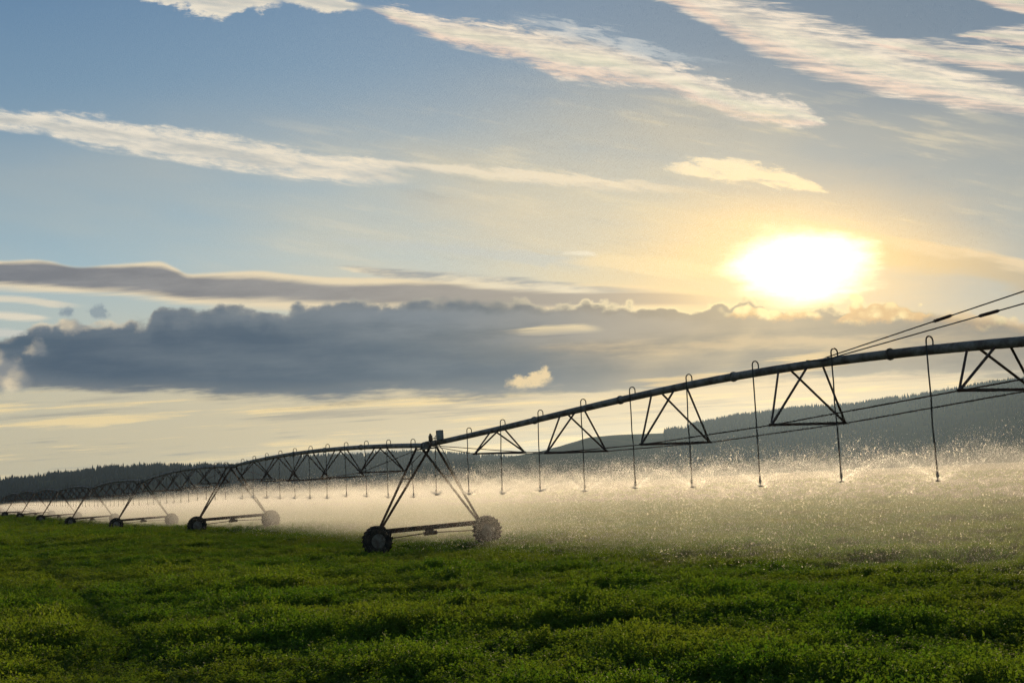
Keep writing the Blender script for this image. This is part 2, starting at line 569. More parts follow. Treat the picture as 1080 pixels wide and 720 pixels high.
# mist between the drops: one volume per stretch of the machine, in local s, v, z
def mist_mat(name, dens, noz0, step, foot=.55, ztop=2.0):
    m, nt, out = material(name)
    m.cycles.volume_step_rate = step
    tc = nt.nodes.new('ShaderNodeTexCoord'); sp = nt.nodes.new('ShaderNodeSeparateXYZ')
    nt.links.new(tc.outputs['Object'], sp.inputs[0])
    s, y, z = (X(nt, sp.outputs[i]) for i in range(3))
    n1 = noise(nt, tc.outputs['Object'], .55, 1, .6)
    arc = ((s - noz0) * (pi / 2.96)).sin().abs()
    top = ztop + arc * .35 + n1 * .6
    d = (z - top).sstep(-.32, .36).inv()
    v = y * -1.0
    d = d * (v + n1 * 1.2).sstep(-.3, 2.4) * (v + n1 * 3.0).sstep(4.5, 10.5).inv()
    near_noz = ((z - ztop - .35) * (z - ztop - .35) * -1.6).exp() * .7 + .65
    low = z.sstep(0.0, 2.3) * (1 - foot) + foot
    d = d * near_noz * low * (n1 * 1.3 + .35) * dens
    vol = nt.nodes.new('ShaderNodeVolumePrincipled')
    vol.inputs['Color'].default_value = (.97, .97, .97, 1); vol.inputs['Anisotropy'].default_value = .55
    nt.links.new(d.s, vol.inputs['Density'])
    nt.links.new(vol.outputs[0], out.inputs['Volume'])
    return m
def mist(s0, s1, z0, z1, mat, yn=2.6):
    m = MB()
    # object placed at the near tower with the line's axes
    a = [(s0, yn, z0), (s1, yn, z0), (s1, -10.5, z0), (s0, -10.5, z0), (s0, yn, z1), (s1, yn, z1), (s1, -10.5, z1), (s0, -10.5, z1)]
    m.add(a, [(0, 3, 2, 1), (4, 5, 6, 7), (0, 1, 5, 4), (1, 2, 6, 5), (2, 3, 7, 6), (3, 0, 4, 7)])
    o = m.build('water_mist', mat)
    o.location = (M1[0], M1[1], 0); o.rotation_euler = (0, 0, ROTZ)
    return tag(o, 'glowing cream mist of fine water hanging below the pipe', 'mist', kind='stuff')
mist(-42.25, -.02, -.2, 4.1, mist_mat('mist_near', .026, -4.15, .25, .30))
for n in range(0, NT - 1, 2):
    mist(n * SPAN + .0, (n + 2) * SPAN - .02, -.2, 4.3, mist_mat(f'mist_{n}', .07, n * SPAN + 1.55, .25, ztop=1.92 + .5 * (tz[n] + tz[n + 1])))

# ------------------------------------------------------------------ ground
ys = np.concatenate([np.arange(-40, 8, 4.0), np.arange(8, 80, .5), np.arange(80, 200, 2.0), np.geomspace(200, 9000, 60)])
xs_n = np.concatenate([-np.geomspace(60, 7000, 40)[::-1], np.arange(-59, 60, 1.0), np.geomspace(60, 7000, 40)])
gx, gy = np.meshgrid(xs_n, ys)
gz = ground(gx, gy) * np.exp(-(np.hypot(gx, gy) / 600.0) ** 2)
nx, ny = len(xs_n), len(ys)
I = np.arange(nx * ny).reshape(ny, nx)
gf = np.stack([I[:-1, :-1], I[:-1, 1:], I[1:, 1:], I[1:, :-1]], -1).reshape(-1, 4)
gm, nt, out = material('field_soil')
b = nt.nodes.new('ShaderNodeBsdfPrincipled'); b.inputs['Roughness'].default_value = .95; b.inputs['Specular IOR Level'].default_value = .1
geo = nt.nodes.new('ShaderNodeNewGeometry')
f1 = noise(nt, geo.outputs['Position'], 2.2, 7, .7).sstep(.35, .65)
f2 = noise(nt, geo.outputs['Position'], .12, 4).sstep(.35, .65)
c = mix(nt, f1, (.020, .028, .012), (.036, .044, .018)); c = mix(nt, f2 * .5, c, (.040, .040, .024))
nt.links.new(c, b.inputs['Base Color'])
bn = nt.nodes.new('ShaderNodeBump'); bn.inputs['Strength'].default_value = .8; bn.inputs['Distance'].default_value = .25
nt.links.new(noise(nt, geo.outputs['Position'], 1.6, 6, .7).s, bn.inputs['Height']); nt.links.new(bn.outputs[0], b.inputs['Normal'])
nt.links.new(b.outputs[0], out.inputs['Surface'])
tag(mesh_np('ground', np.stack([gx, gy, gz], -1).reshape(-1, 3), gf, gm, smooth=True), 'broad flat farm field reaching to the foot of the wooded hills', 'field', kind='structure')

# ------------------------------------------------------------------ the crop (leafy low plants, one stuff object)
lm, nt, out = material('crop_leaf')
geo = nt.nodes.new('ShaderNodeNewGeometry'); oi = nt.nodes.new('ShaderNodeObjectInfo')
rnd = X(nt, oi.outputs['Random'])
big = noise(nt, geo.outputs['Position'], .16, 3).sstep(.36, .64)
fine = noise(nt, geo.outputs['Position'], 26.0, 2)
c = mix(nt, big * .6 + rnd * .4, (.032, .094, .014), (.100, .125, .028))
c = mix(nt, fine.sstep(.4, .7) * .5, c, (.12, .16, .03))
df = nt.nodes.new('ShaderNodeBsdfPrincipled'); df.inputs['Roughness'].default_value = .6; df.inputs['Specular IOR Level'].default_value = .15
nt.links.new(c, df.inputs['Base Color'])
tl = nt.nodes.new('ShaderNodeBsdfTranslucent')
c2 = mix(nt, 1.0, c, (2.5, 2.6, .75), 'MULTIPLY')
nt.links.new(c2, tl.inputs['Color'])
ms = nt.nodes.new('ShaderNodeMixShader'); ms.inputs[0].default_value = .5
nt.links.new(df.outputs[0], ms.inputs[1]); nt.links.new(tl.outputs[0], ms.inputs[2]); nt.links.new(ms.outputs[0], out.inputs['Surface'])

clumps = bpy.data.collections.new('crop_sources')
def clump(seed, nst=16, leaves=16, h=.34):
    r = random.Random(seed); vs, fs = [], []
    for _ in range(nst):
        an = r.uniform(0, 2 * pi); rad = .15 * sqrt(r.random())
        b0 = Vector((rad * cos(an), rad * sin(an), 0))
        ln = h * r.uniform(.55, 1.05)
        lean = Vector((cos(an), sin(an), 0)) * r.uniform(.0, .45) + Vector((r.uniform(-.2, .2), r.uniform(-.2, .2), 0))
        tip = b0 + (Vector((0, 0, 1)) + lean).normalized() * ln
        sd = Vector((-sin(an), cos(an), 0)) * .004
        i = len(vs); vs += [b0 - sd, b0 + sd, tip]; fs.append((i, i + 1, i + 2))
        for k in range(leaves):
            t = r.uniform(.25, 1.0) ** .7
            q = b0.lerp(tip, t)
            a2 = r.uniform(0, 2 * pi); el = r.uniform(-.3, .9)
            d = Vector((cos(a2) * cos(el), sin(a2) * cos(el), sin(el)))
            L = r.uniform(.029, .052)
            s = d.cross(Vector((r.uniform(-1, 1), r.uniform(-1, 1), r.uniform(-1, 1)))).normalized() * L * r.uniform(.22, .34)
            q0 = q + d * .012
            nrm = d.cross(s).normalized() * L * .12
            i = len(vs)
            vs += [q0, q0 + d * L * .5 + s + nrm, q0 + d * L, q0 + d * L * .5 - s + nrm]
            fs.append((i, i + 1, i + 2, i + 3))
    me = bpy.data.meshes.new('crop_plant'); me.from_pydata(vs, [], fs); me.materials.append(lm)
    o = bpy.data.objects.new('crop_plant', me); clumps.objects.link(o)
NCL = 6
for i in range(NCL): clump(100 + i)

def fbm(x, y, seed, octs=4):
    r = np.random.default_rng(seed); tot = np.zeros_like(x); amp = 1.0; fr = 1.0
    for _ in range(octs):
        T = r.uniform(-1, 1, (64, 64))
        xi, yi = x * fr, y * fr
        x0, y0 = np.floor(xi).astype(int), np.floor(yi).astype(int)
        fx, fy = xi - x0, yi - y0
        fx, fy = fx * fx * (3 - 2 * fx), fy * fy * (3 - 2 * fy)
        a = T[x0 % 64, y0 % 64]; b = T[(x0 + 1) % 64, y0 % 64]; c = T[x0 % 64, (y0 + 1) % 64]; d = T[(x0 + 1) % 64, (y0 + 1) % 64]
        tot += amp * ((a * (1 - fx) + b * fx) * (1 - fy) + (c * (1 - fx) + d * fx) * fy)
        amp *= .5; fr *= 2.03
    return tot
def scatter(ya, yb, dens, scl):
    wdt = .5
    n = int(dens * (yb * yb - ya * ya) * wdt * 1.06)
    y = np.sqrt(rng.uniform(ya * ya, yb * yb, n)); x = rng.uniform(-1, 1, n) * (wdt * y + 1.5)
    return x, y, np.full(n, scl)
parts = [scatter(9.5, 32, 30, 1.0), scatter(32, 70, 13, 1.35), scatter(70, 140, 4.2, 2.1), scatter(140, 320, .9, 3.6)]
x = np.concatenate([p[0] for p in parts]); y = np.concatenate([p[1] for p in parts]); s_ = np.concatenate([p[2] for p in parts])
# lodged, wavy canopy: ridges and hollows mostly across the view
hgt = 1.0 + .34 * fbm(x * .16 + 3, y * .40, 5, 3) + .45 * fbm(x * .8, y * .95, 6, 3)
# the old wheel track on the left
ta, tb = np.array(st(28, 572)), np.array(st(135, 660))
ga = np.array([ta[0] / F, 1]) * (HC - .1) / (-ta[1] / F); gb = np.array([tb[0] / F, 1]) * (HC - .1) / (-tb[1] / F)
tdir = (gb - ga) / np.linalg.norm(gb - ga)
off = (x - ga[0]) * tdir[1] - (y - ga[1]) * tdir[0]
hgt = hgt * (1 - .70 * np.exp(-((off - .3) / .40) ** 2)) * (1 - .25 * np.exp(-((off + 1.1) / .9) ** 2))
cs_, cv_ = sv(x, y)
hgt = hgt * (1 - .28 * np.clip((y - 30) / 15, 0, 1)) * (1 - .35 * np.exp(-(np.abs(cv_) / 4.0) ** 4))
hgt = np.clip(hgt, .36, 1.75)
# crop thinned behind the watered strip: added bare ground, a dark backdrop for the spray
keep = rng.uniform(0, 1, len(x)) > np.clip((cv_ + 4 * fbm(x * .08, y * .08, 9, 3) - 26) / 16, 0, .97)
x, y, s_, hgt = x[keep], y[keep], s_[keep], hgt[keep]
pz = ground(x, y) - .02
N = len(x)
me = bpy.data.meshes.new('crop')
me.vertices.add(N); me.vertices.foreach_set('co', np.stack([x, y, pz], 1).astype(np.float32).ravel())
at_ = me.attributes.new('scl', 'FLOAT_VECTOR', 'POINT')
sxy = s_ * rng.uniform(.85, 1.25, N)
at_.data.foreach_set('vector', np.stack([sxy, sxy, s_ ** .35 * hgt * rng.uniform(.82, 1.15, N) * np.where(rng.uniform(0, 1, N) > .97, 1.3, 1)], 1).astype(np.float32).ravel())
at_ = me.attributes.new('rot', 'FLOAT_VECTOR', 'POINT')
at_.data.foreach_set('vector', np.stack([rng.normal(0, .22, N), rng.normal(0, .22, N), rng.uniform(0, 2 * pi, N)], 1).astype(np.float32).ravel())
at_ = me.attributes.new('idx', 'INT', 'POINT')
at_.data.foreach_set('value', rng.integers(0, NCL, N).astype(np.int32))
crop = bpy.data.objects.new('crop', me); COL.objects.link(crop)
tag(crop, 'low leafy green crop covering the whole field in wavy tufts', 'crop', kind='stuff')
ng = bpy.data.node_groups.new('crop_scatter', 'GeometryNodeTree')
ng.interface.new_socket('Geometry', in_out='INPUT', socket_type='NodeSocketGeometry')
ng.interface.new_socket('Geometry', in_out='OUTPUT', socket_type='NodeSocketGeometry')
gi, go = ng.nodes.new('NodeGroupInput'), ng.nodes.new('NodeGroupOutput')
ip = ng.nodes.new('GeometryNodeInstanceOnPoints'); ci = ng.nodes.new('GeometryNodeCollectionInfo')
ci.inputs['Collection'].default_value = clumps; ci.inputs['Separate Children'].default_value = True; ci.inputs['Reset Children'].default_value = True
ip.inputs['Pick Instance'].default_value = True
def attr(name, t):
    n = ng.nodes.new('GeometryNodeInputNamedAttribute'); n.data_type = t; n.inputs['Name'].default_value = name
    return n.outputs['Attribute']
ng.links.new(gi.outputs[0], ip.inputs['Points']); ng.links.new(ci.outputs[0], ip.inputs['Instance'])
ng.links.new(attr('idx', 'INT'), ip.inputs['Instance Index'])
e2r = ng.nodes.new('FunctionNodeEulerToRotation')
ng.links.new(attr('rot', 'FLOAT_VECTOR'), e2r.inputs[0]); ng.links.new(e2r.outputs[0], ip.inputs['Rotation'])
ng.links.new(attr('scl', 'FLOAT_VECTOR'), ip.inputs['Scale'])
ng.links.new(ip.outputs[0], go.inputs[0])
md = crop.modifiers.new('scatter', 'NODES'); md.node_group = ng

# ------------------------------------------------------------------ hills and forest
hm, nt, out = material('hill_grass')
b = nt.nodes.new('ShaderNodeBsdfPrincipled'); b.inputs['Roughness'].default_value = 1; b.inputs['Specular IOR Level'].default_value = 0
geo = nt.nodes.new('ShaderNodeNewGeometry')
nt.links.new(mix(nt, noise(nt, geo.outputs['Position'], .006, 6, .65).sstep(.38, .62), (.030, .045, .022), (.055, .060, .030)), b.inputs['Base Color'])
nt.links.new(b.outputs[0], out.inputs['Surface'])
fm, nt, out = material('conifer')
b = nt.nodes.new('ShaderNodeBsdfPrincipled'); b.inputs['Roughness'].default_value = 1; b.inputs['Specular IOR Level'].default_value = 0
geo = nt.nodes.new('ShaderNodeNewGeometry')
nt.links.new(mix(nt, noise(nt, geo.outputs['Position'], .03, 4), (.009, .023, .025), (.018, .036, .030)), b.inputs['Base Color'])
nt.links.new(b.outputs[0], out.inputs['Surface'])
def cones(pts, hs):
    n = len(pts); k = 6
    prof = [(.30, .08), (.18, .42), (.20, .40), (.09, .74), (.11, .72), (0.0, 1.0)]
    an = np.arange(k) * 2 * pi / k
    V = []
    for (r, z) in prof:
        j = rng.uniform(.75, 1.25, (n, k))
        V.append(np.stack([pts[:, 0, None] + r * hs[:, None] * .62 * np.cos(an) * j, pts[:, 1, None] + r * hs[:, None] * .62 * np.sin(an) * j,
                           np.broadcast_to(pts[:, 2, None] + z * hs[:, None], (n, k))], -1))
    V = np.stack(V, 1).reshape(n, -1, 3)
    f = []
    for i in range(len(prof) - 1):
        for q in range(k): f.append((i * k + q, i * k + (q + 1) % k, (i + 1) * k + (q + 1) % k, (i + 1) * k + q))
    f = np.array(f)
    return V.reshape(-1, 3), (f[None] + (np.arange(n) * V.shape[1])[:, None, None]).reshape(-1, 4)
forests = []
def hill(pts, dist, depth_, label, flabel, ntree, bare=None, seed=1, th=(9, 17)):
    S = np.array([st(*p) for p in pts]); u = S[:, 0] / F; zt = S[:, 1] / F * dist + HC
    uu = np.linspace(u[0], u[-1], 160)
    zz = np.interp(uu, u, zt) - 8.0
    zz = np.maximum(zz, 3)
    ts = np.linspace(-1, 1.2, 28)
    def surf(uq, t, jitter=True):
        zr = np.interp(uq, uu, zz)
        y = dist + t * depth_
        prof = np.where(t < 0, 1 - np.abs(t) ** 1.5, 1 - (np.abs(t) / 1.2) ** 2 * .9)
        prof = prof * (1 + .10 * fbm(uq * 26 + seed, t * 2.1, seed, 3) * np.clip(np.abs(t) * 2.2, 0, 1))
        return uq * y, y, np.where(t <= -1, -3.0, zr * prof - 1.0)
    UU, TT = np.meshgrid(uu, ts)
    x, y, z = surf(UU, TT)
    I = np.arange(x.size).reshape(x.shape)
    f = np.stack([I[:-1, :-1], I[:-1, 1:], I[1:, 1:], I[1:, :-1]], -1).reshape(-1, 4)
    tag(mesh_np('hill', np.stack([x, y, z], -1).reshape(-1, 3), f, hm, smooth=True), label, 'hill', kind='structure')
    uq = rng.uniform(uu[0], uu[-1], ntree); t = -np.abs(rng.uniform(0, 1, ntree)) ** 1.6 * .95 + .04
    dens = fbm(uq * 60, t * 5, seed + 3, 3)
    k = dens > -.55 + rng.uniform(-.3, .3, ntree)
    if bare is not None:
        ba, bb = st(*bare[0])[0] / F, st(*bare[1])[0] / F
        k &= ~((uq > ba) & (uq < bb) & (rng.uniform(0, 1, ntree) < 2))
    uq, t = uq[k], t[k]
    x, y, z = surf(uq, t)
    h = rng.uniform(th[0], th[1], len(uq)) * (1 + .25 * (rng.uniform(0, 1, len(uq)) > .93))
    v, f = cones(np.stack([x, y, z - 1], 1), h)
    tag(mesh_np('distant_forest', v, f, fm), flabel, 'forest', kind='stuff')
hill([(-260, 512), (-80, 507), (0, 504), (30, 504), (50, 499), (75, 498), (110, 492), (170, 490), (240, 490), (300, 496), (400, 508), (470, 520)], 3000, 900,
     'low dark blue wooded hill at the far left', 'dark conifers covering the far left hill', 9000, seed=2)
hill([(200, 506), (230, 497), (260, 487), (300, 482), (360, 480), (400, 477), (440, 476), (480, 478), (520, 480), (560, 483), (640, 492), (700, 500)], 3500, 900,
     'wooded hill behind the nearest tower, dark blue in the haze', 'dark conifers covering the hill behind the nearest tower', 8000, seed=4)
hill([(430, 492), (470, 484), (520, 480), (560, 473), (590, 467), (620, 457), (650, 454), (700, 452), (740, 443), (780, 435), (820, 431), (860, 427), (900, 424), (950, 416),
      (1000, 409), (1040, 403), (1080, 397), (1160, 388), (1300, 380), (1450, 390)], 2600, 800,
     'long grey hill rising to the right under the sun', 'conifers along the long hill on the right', 16000, bare=((500, 470), (700, 450)), seed=6, th=(7, 12))

# ------------------------------------------------------------------ air
am, nt, out = material('air')
vol = nt.nodes.new('ShaderNodeVolumePrincipled')
vol.inputs['Color'].default_value = (.46, .67, 1.0, 1); vol.inputs['Density'].default_value = .00003; vol.inputs['Anisotropy'].default_value = .70
nt.links.new(vol.outputs[0], out.inputs['Volume'])
m = MB(); a = [(-8000, -200, -6), (8000, -200, -6), (8000, 9500, -6), (-8000, 9500, -6), (-8000, -200, 245), (8000, -200, 245), (8000, 9500, 245), (-8000, 9500, 245)]
m.add(a, [(0, 3, 2, 1), (4, 5, 6, 7), (0, 1, 5, 4), (1, 2, 6, 5), (2, 3, 7, 6), (3, 0, 4, 7)])
tag(m.build('haze', am), 'thin evening haze over the field and hills', 'haze', kind='stuff')

# SKY0
# ------------------------------------------------------------------ sky (world)
SUN_ST = st(840, 281)
AZ = atan(SUN_ST[0] / F); EL = atan(SUN_ST[1] * cos(AZ) / F)
w = bpy.data.worlds.new('World'); sc.world = w; w.use_nodes = True
nt = w.node_tree; nt.nodes.clear(); X.memo.clear()
out = nt.nodes.new('ShaderNodeOutputWorld'); bg = nt.nodes.new('ShaderNodeBackground'); nt.links.new(bg.outputs[0], out.inputs[0])
tc = nt.nodes.new('ShaderNodeTexCoord'); sp = nt.nodes.new('ShaderNodeSeparateXYZ'); nt.links.new(tc.outputs['Generated'], sp.inputs[0])
dx, dy, dz = (X(nt, sp.outputs[i]) for i in range(3))
S = dx / dy.max(.12) * F; T = dz / dy.max(.12) * F
front = dy.sstep(.35, .75)
sky = nt.nodes.new('ShaderNodeTexSky'); sky.sky_type = 'NISHITA'; sky.sun_disc = False
sky.sun_elevation = EL; sky.sun_rotation = AZ; sky.dust_density = 1.5; sky.ozone_density = 1.2
BGS = .10
K = 1.0 / BGS       # colours below are radiances; the Background runs at BGS

def curve(pts, SR=900.0, TR=760.0):
    """edge of a cloud as T over S, traced in sky angle"""
    q = sorted(st(*p) for p in pts)
    n = nt.nodes.new('ShaderNodeFloatCurve'); cm = n.mapping; c = cm.curves[0]
    xs = [((a + SR) / (2 * SR), b / TR) for a, b in q]
    c.points[0].location = xs[0]; c.points[1].location = xs[-1]
    for p in xs[1:-1]: c.points.new(*p)
    for p in c.points: p.handle_type = 'AUTO_CLAMPED'
    cm.extend = 'HORIZONTAL'; cm.update()
    nt.links.new(((S + SR) / (2 * SR)).s, n.inputs['Value'])
    return X(nt, n.outputs[0]) * TR, q[0][0], q[-1][0]

def rotn(angle, sx, sy, detail=5, rough=.6, seed=0.0, dist=0.0):
    """noise stretched along a direction; sx, sy = feature size in px"""
    a = radians(angle); u = S * cos(a) + T * sin(a); v = T * cos(a) - S * sin(a)
    return noise(nt, vec(nt, u / sx, v / sy, seed), 1.0, detail, rough, dist) - .5

n_c1 = rotn(0, 60, 42, 6, .62, 1.0)           # billows
n_c2 = rotn(0, 22, 16, 4, .6, 4.0)
n_st = rotn(-14, 110, 12, 5, .6, 2.0)         # streaks falling to the right
n_fe = rotn(-7, 58, 5.5, 6, .64, 3.0, .3)        # feathers rising to the right
n_h = rotn(1, 260, 9, 5, .62, 5.0)            # level strata
n_h2 = rotn(0, 150, 26, 5, .6, 8.0)
n_big = rotn(-8, 300, 80, 3, .5, 9.0)
n_wi = rotn(-12, 38, 8, 7, .68, 6.0, .35)    # torn wisps
def puffs(size, seed):
    n = nt.nodes.new('ShaderNodeTexVoronoi'); n.feature = 'SMOOTH_F1'; n.inputs['Scale'].default_value = 1.0; n.inputs['Smoothness'].default_value = .25
    nt.links.new(vec(nt, S / size, T / (size * .8), seed), n.inputs['Vector'])
    return .45 - X(nt, n.outputs['Distance'])
n_puff = puffs(30.0, 1.7) * .62 + puffs(12.0, 5.1) * .28

gx_ = (S - SUN_ST[0]) / 1.30; gy_ = T - SUN_ST[1]
r_ = (gx_ * gx_ + gy_ * gy_).sqrt()
g1 = (r_ * (-1 / 48.0)).exp(); g2 = (r_ * (-1 / 120.0)).exp(); g3 = (r_ * (-1 / 290.0)).exp()

def ramp(x, stops):
    n = nt.nodes.new('ShaderNodeValToRGB'); e = n.color_ramp.elements
    e[0].position, e[0].color = stops[0][0], stops[0][1] + (1,)
    e[1].position, e[1].color = stops[-1][0], stops[-1][1] + (1,)
    for p, c in stops[1:-1]:
        k = e.new(p); k.color = c + (1,)
    nt.links.new(x.s, n.inputs[0]); return n.outputs[0]
base = ramp(T / 700.0, [(0.0, srgb(214, 196, 150)), (.10, srgb(205, 194, 160)), (.22, srgb(172, 184, 178)), (.36, srgb(150, 180, 194)), (.58, srgb(120, 152, 176)), (.80, srgb(96, 132, 166)), (1.0, srgb(80, 116, 154))])
# the sky texture carries everything behind and beside, my measured blues the part in front
nsky = mix(nt, 1.0, sky.outputs[0], (BGS, BGS, BGS), 'MULTIPLY')
base = mix(nt, front * .88, nsky, base)
# greyer on the right, veil lit round the sun
base = mix(nt, S.sstep(-250, 450) * front * .75, base, mix(nt, T.sstep(150, 450), srgb(134, 142, 146), srgb(98, 118, 138)))
veil = n_big * 1.6 + .55
side = (S - SUN_ST[0]).sstep(60, -160) * .7 + .3            # the veil lies mostly to the left of the sun
base = mix(nt, g3 * veil * side * T.sstep(470, 330) * front * 1.8, base, srgb(232, 208, 160))
col = base
cream = srgb(240, 228, 206); warm = srgb(250, 226, 178); gold = srgb(255, 214, 140)
cc = mix(nt, g3 * 1.3, srgb(232, 226, 212), srgb(255, 226, 178))

SHARED = ['S', 'T', 'front', 'g1', 'g2', 'g3', 'n_c1', 'n_c2', 'n_st', 'n_fe', 'n_h', 'n_h2', 'n_big', 'n_wi', 'n_puff']
ROOT = {k: globals()[k] for k in SHARED}
MAIN, grp = nt, None
def close_group():
    """end the current node group and put it into the world's tree"""
    global nt, col, grp
    if grp is None: return
    g, go, colin = grp
    g.links.new(col, go.inputs[0])
    nt = MAIN
    n = nt.nodes.new('ShaderNodeGroup'); n.node_tree = g
    nt.links.new(colin, n.inputs['col']); nt.links.new(CC, n.inputs['cc'])
    for k in SHARED: nt.links.new(ROOT[k].s, n.inputs[k])
    col = n.outputs[0]; grp = None
def serial():
    """one node group per cloud; inside it the shared inputs are tied to the colour so far (adding nothing), so that the renderer
    works through the clouds one after another instead of holding them all at once"""
    global nt, col, cc, grp
    close_group()
    colin = col
    g = bpy.data.node_groups.new('cloud_layer', 'ShaderNodeTree')
    for k, t in [('col', 'NodeSocketColor'), ('cc', 'NodeSocketColor')] + [(k, 'NodeSocketFloat') for k in SHARED]:
        g.interface.new_socket(k, in_out='INPUT', socket_type=t)
    g.interface.new_socket('col', in_out='OUTPUT', socket_type='NodeSocketColor')
    gi, go = g.nodes.new('NodeGroupInput'), g.nodes.new('NodeGroupOutput')
    nt = g; grp = (g, go, colin); col = gi.outputs['col']; cc = gi.outputs['cc']
    n = nt.nodes.new('ShaderNodeSeparateColor'); nt.links.new(col, n.inputs[0])
    z = X(nt, n.outputs[0]) * 1e-9
    X.cid += 1; X.memo.clear()
    for k in SHARED: globals()[k] = X(nt, gi.outputs[k]) + z
CC = cc
def cloud(up, lo, color, eu=6, el=6, nu=14, nl=10, nzu=None, nzl=None, ends=(20, 20), op=1.0, pinch=5, brkn=None):
    global col
    U, a, b = curve(up); L, a2, b2 = curve(lo)
    a, b = min(a, a2), max(b, b2)
    nzu = n_c2 if nzu is None else nzu; nzl = n_c2 if nzl is None else nzl
    mU = (U + nzu * nu - T).sstep(-eu, eu); mL = (T - L + nzl * nl).sstep(-el, el)
    m = mU * mL * (U - L).sstep(-1, pinch)
    if ends[0]: m = m * (S + nzu * 30).sstep(a - ends[0] * .3, a + ends[0])
    if ends[1]: m = m * (S + nzu * 30).sstep(b - ends[1], b + ends[1] * .3).inv()
    q = (T - L) / (U - L).max(3.0)
    if brkn: m = brk(m, q, *brkn)
    m = (m * op * front)
    if callable(color): color = color(q, U, L)
    col = mix(nt, m, col, color)
    serial()

# --- high cirrus, left and right
serial()
def brk(m, q, nz, k=1.0):
    """wispy breaks in a thin cloud: thinner towards its edges"""
    e = (q.min(1.0 - q) * 1.9 + nz * (3.6 * k) + .08).sstep(-.25, .75)
    return m * e
def c_streak(q, U, L):
    sh = (q - .42 - n_st * .5).abs().sstep(.02, .34).inv() * (n_st + .5).sstep(.30, .62) * (n_h2 + .5).sstep(.3, .6)
    h = mix(nt, (n_wi + .5).sstep(.30, .66), mix(nt, .6, cc, srgb(186, 190, 188)), cc)
    return mix(nt, sh * .75, h, srgb(168, 174, 174))
def c_irid(q, U, L):
    h = mix(nt, (n_fe * .8 + n_wi * .5 + .5).sstep(.36, .66), srgb(196, 188, 178), srgb(244, 228, 206))
    pink = (q - .16 - n_fe * .35).abs().sstep(0, .28).inv()
    h = mix(nt, pink * .5, h, srgb(238, 202, 178))
    green = (q - .5 - n_fe * .4).abs().sstep(0, .25).inv() * n_big.sstep(-.2, .2)
    return mix(nt, green * .4, h, srgb(222, 224, 188))
cloud([(0, 115), (30, 117), (75, 119), (150, 130), (225, 139), (275, 149), (350, 161), (400, 168), (432, 184)],
      [(0, 136), (30, 138), (75, 152), (150, 166), (240, 180), (300, 189), (350, 194), (400, 196), (432, 194)], c_streak, 4, 3, 34, 8, n_c2 * .7 + n_wi * .6, n_st, (0, 40), brkn=(n_wi, .6))
cloud([(-20, 128), (0, 130), (30, 136), (50, 141)], [(-20, 134), (0, 137), (30, 141), (50, 142)], c_streak, 3, 3, 14, 12, n_wi, n_wi, (0, 12), .7)
cloud([(380, 164), (450, 171), (520, 176), (590, 180), (640, 186), (740, 197)], [(380, 174), (450, 182), (520, 190), (590, 197), (640, 202), (740, 205)], cc, 5, 5, 22, 22, n_wi, n_st, (40, 110), .72, brkn=(n_wi, .8))
cloud([(690, 176), (720, 170), (760, 165), (800, 172), (840, 183), (874, 201)], [(690, 179), (750, 191), (800, 198), (874, 205)], mix(nt, g2, cc, srgb(255, 236, 190)), 3, 3, 34, 22, n_wi, n_c2, (40, 8), .95, brkn=(n_wi, 1.1))
cloud([(385, 5), (425, 8), (445, 15), (490, 20), (540, 25), (590, 31), (650, 43), (700, 64), (740, 77), (790, 94), (840, 106), (871, 126)],
      [(385, 9), (438, 34), (480, 50), (540, 64), (590, 84), (655, 92), (705, 99), (750, 117), (805, 133), (871, 134)], c_irid, 5, 4, 52, 26, n_wi + n_c2 * .3, n_fe, (40, 6), brkn=(n_wi, .75))
cloud([(545, 12), (620, 26), (690, 48), (730, 60)], [(545, 28), (620, 46), (690, 64), (730, 66)], srgb(202, 204, 202), 8, 8, 60, 60, n_wi, n_wi, (60, 50), .6, brkn=(n_wi, 1.4))
cloud([(600, 40), (660, 47), (720, 56), (790, 70)], [(600, 44), (660, 54), (720, 64), (790, 72)], srgb(178, 186, 190), 6, 6, 40, 40, n_wi, n_wi, (60, 60), .4, brkn=(n_wi, 1.4))
cloud([(680, -40), (790, -3), (860, 16), (900, 29), (940, 44), (975, 56), (1015, 71), (1080, 94), (1140, 112)],
      [(680, -6), (740, 22), (775, 44), (820, 67), (870, 87), (920, 99), (970, 108), (1020, 118), (1080, 122), (1140, 125)], c_irid, 5, 4, 34, 26, n_fe, n_fe, (12, 0), brkn=(n_fe, .6))
cloud([(895, 36), (935, 39), (975, 41), (1015, 46), (1080, 50), (1140, 53)], [(895, 41), (975, 63), (1010, 71), (1080, 77), (1140, 81)], c_irid, 4, 4, 30, 22, n_fe, n_fe, (50, 0), .9, brkn=(n_fe, .8))
cloud([(1005, 35), (1040, 31), (1080, 29), (1140, 28)], [(1005, 38), (1040, 43), (1080, 51), (1140, 59)], c_irid, 3, 3, 26, 18, n_fe, n_fe, (20, 0), .9, brkn=(n_fe, .8))
cloud([(1030, -12), (1080, -14), (1140, -14)], [(1030, 2), (1080, 15), (1140, 23)], c_irid, 3, 3, 20, 16, n_fe, n_fe, (20, 0), .9)
cloud([(135, -18), (200, -20), (270, -12), (300, -2)], [(135, -5), (190, 8), (230, 19), (262, 12), (300, 3)], c_streak, 3, 4, 20, 34, n_wi, n_c2 + n_wi * .5, (30, 16))
cloud([(290, -12), (340, -8), (384, 7)], [(290, -2), (345, 12), (384, 12)], c_streak, 3, 3, 20, 24, n_wi, n_c2, (20, 14))
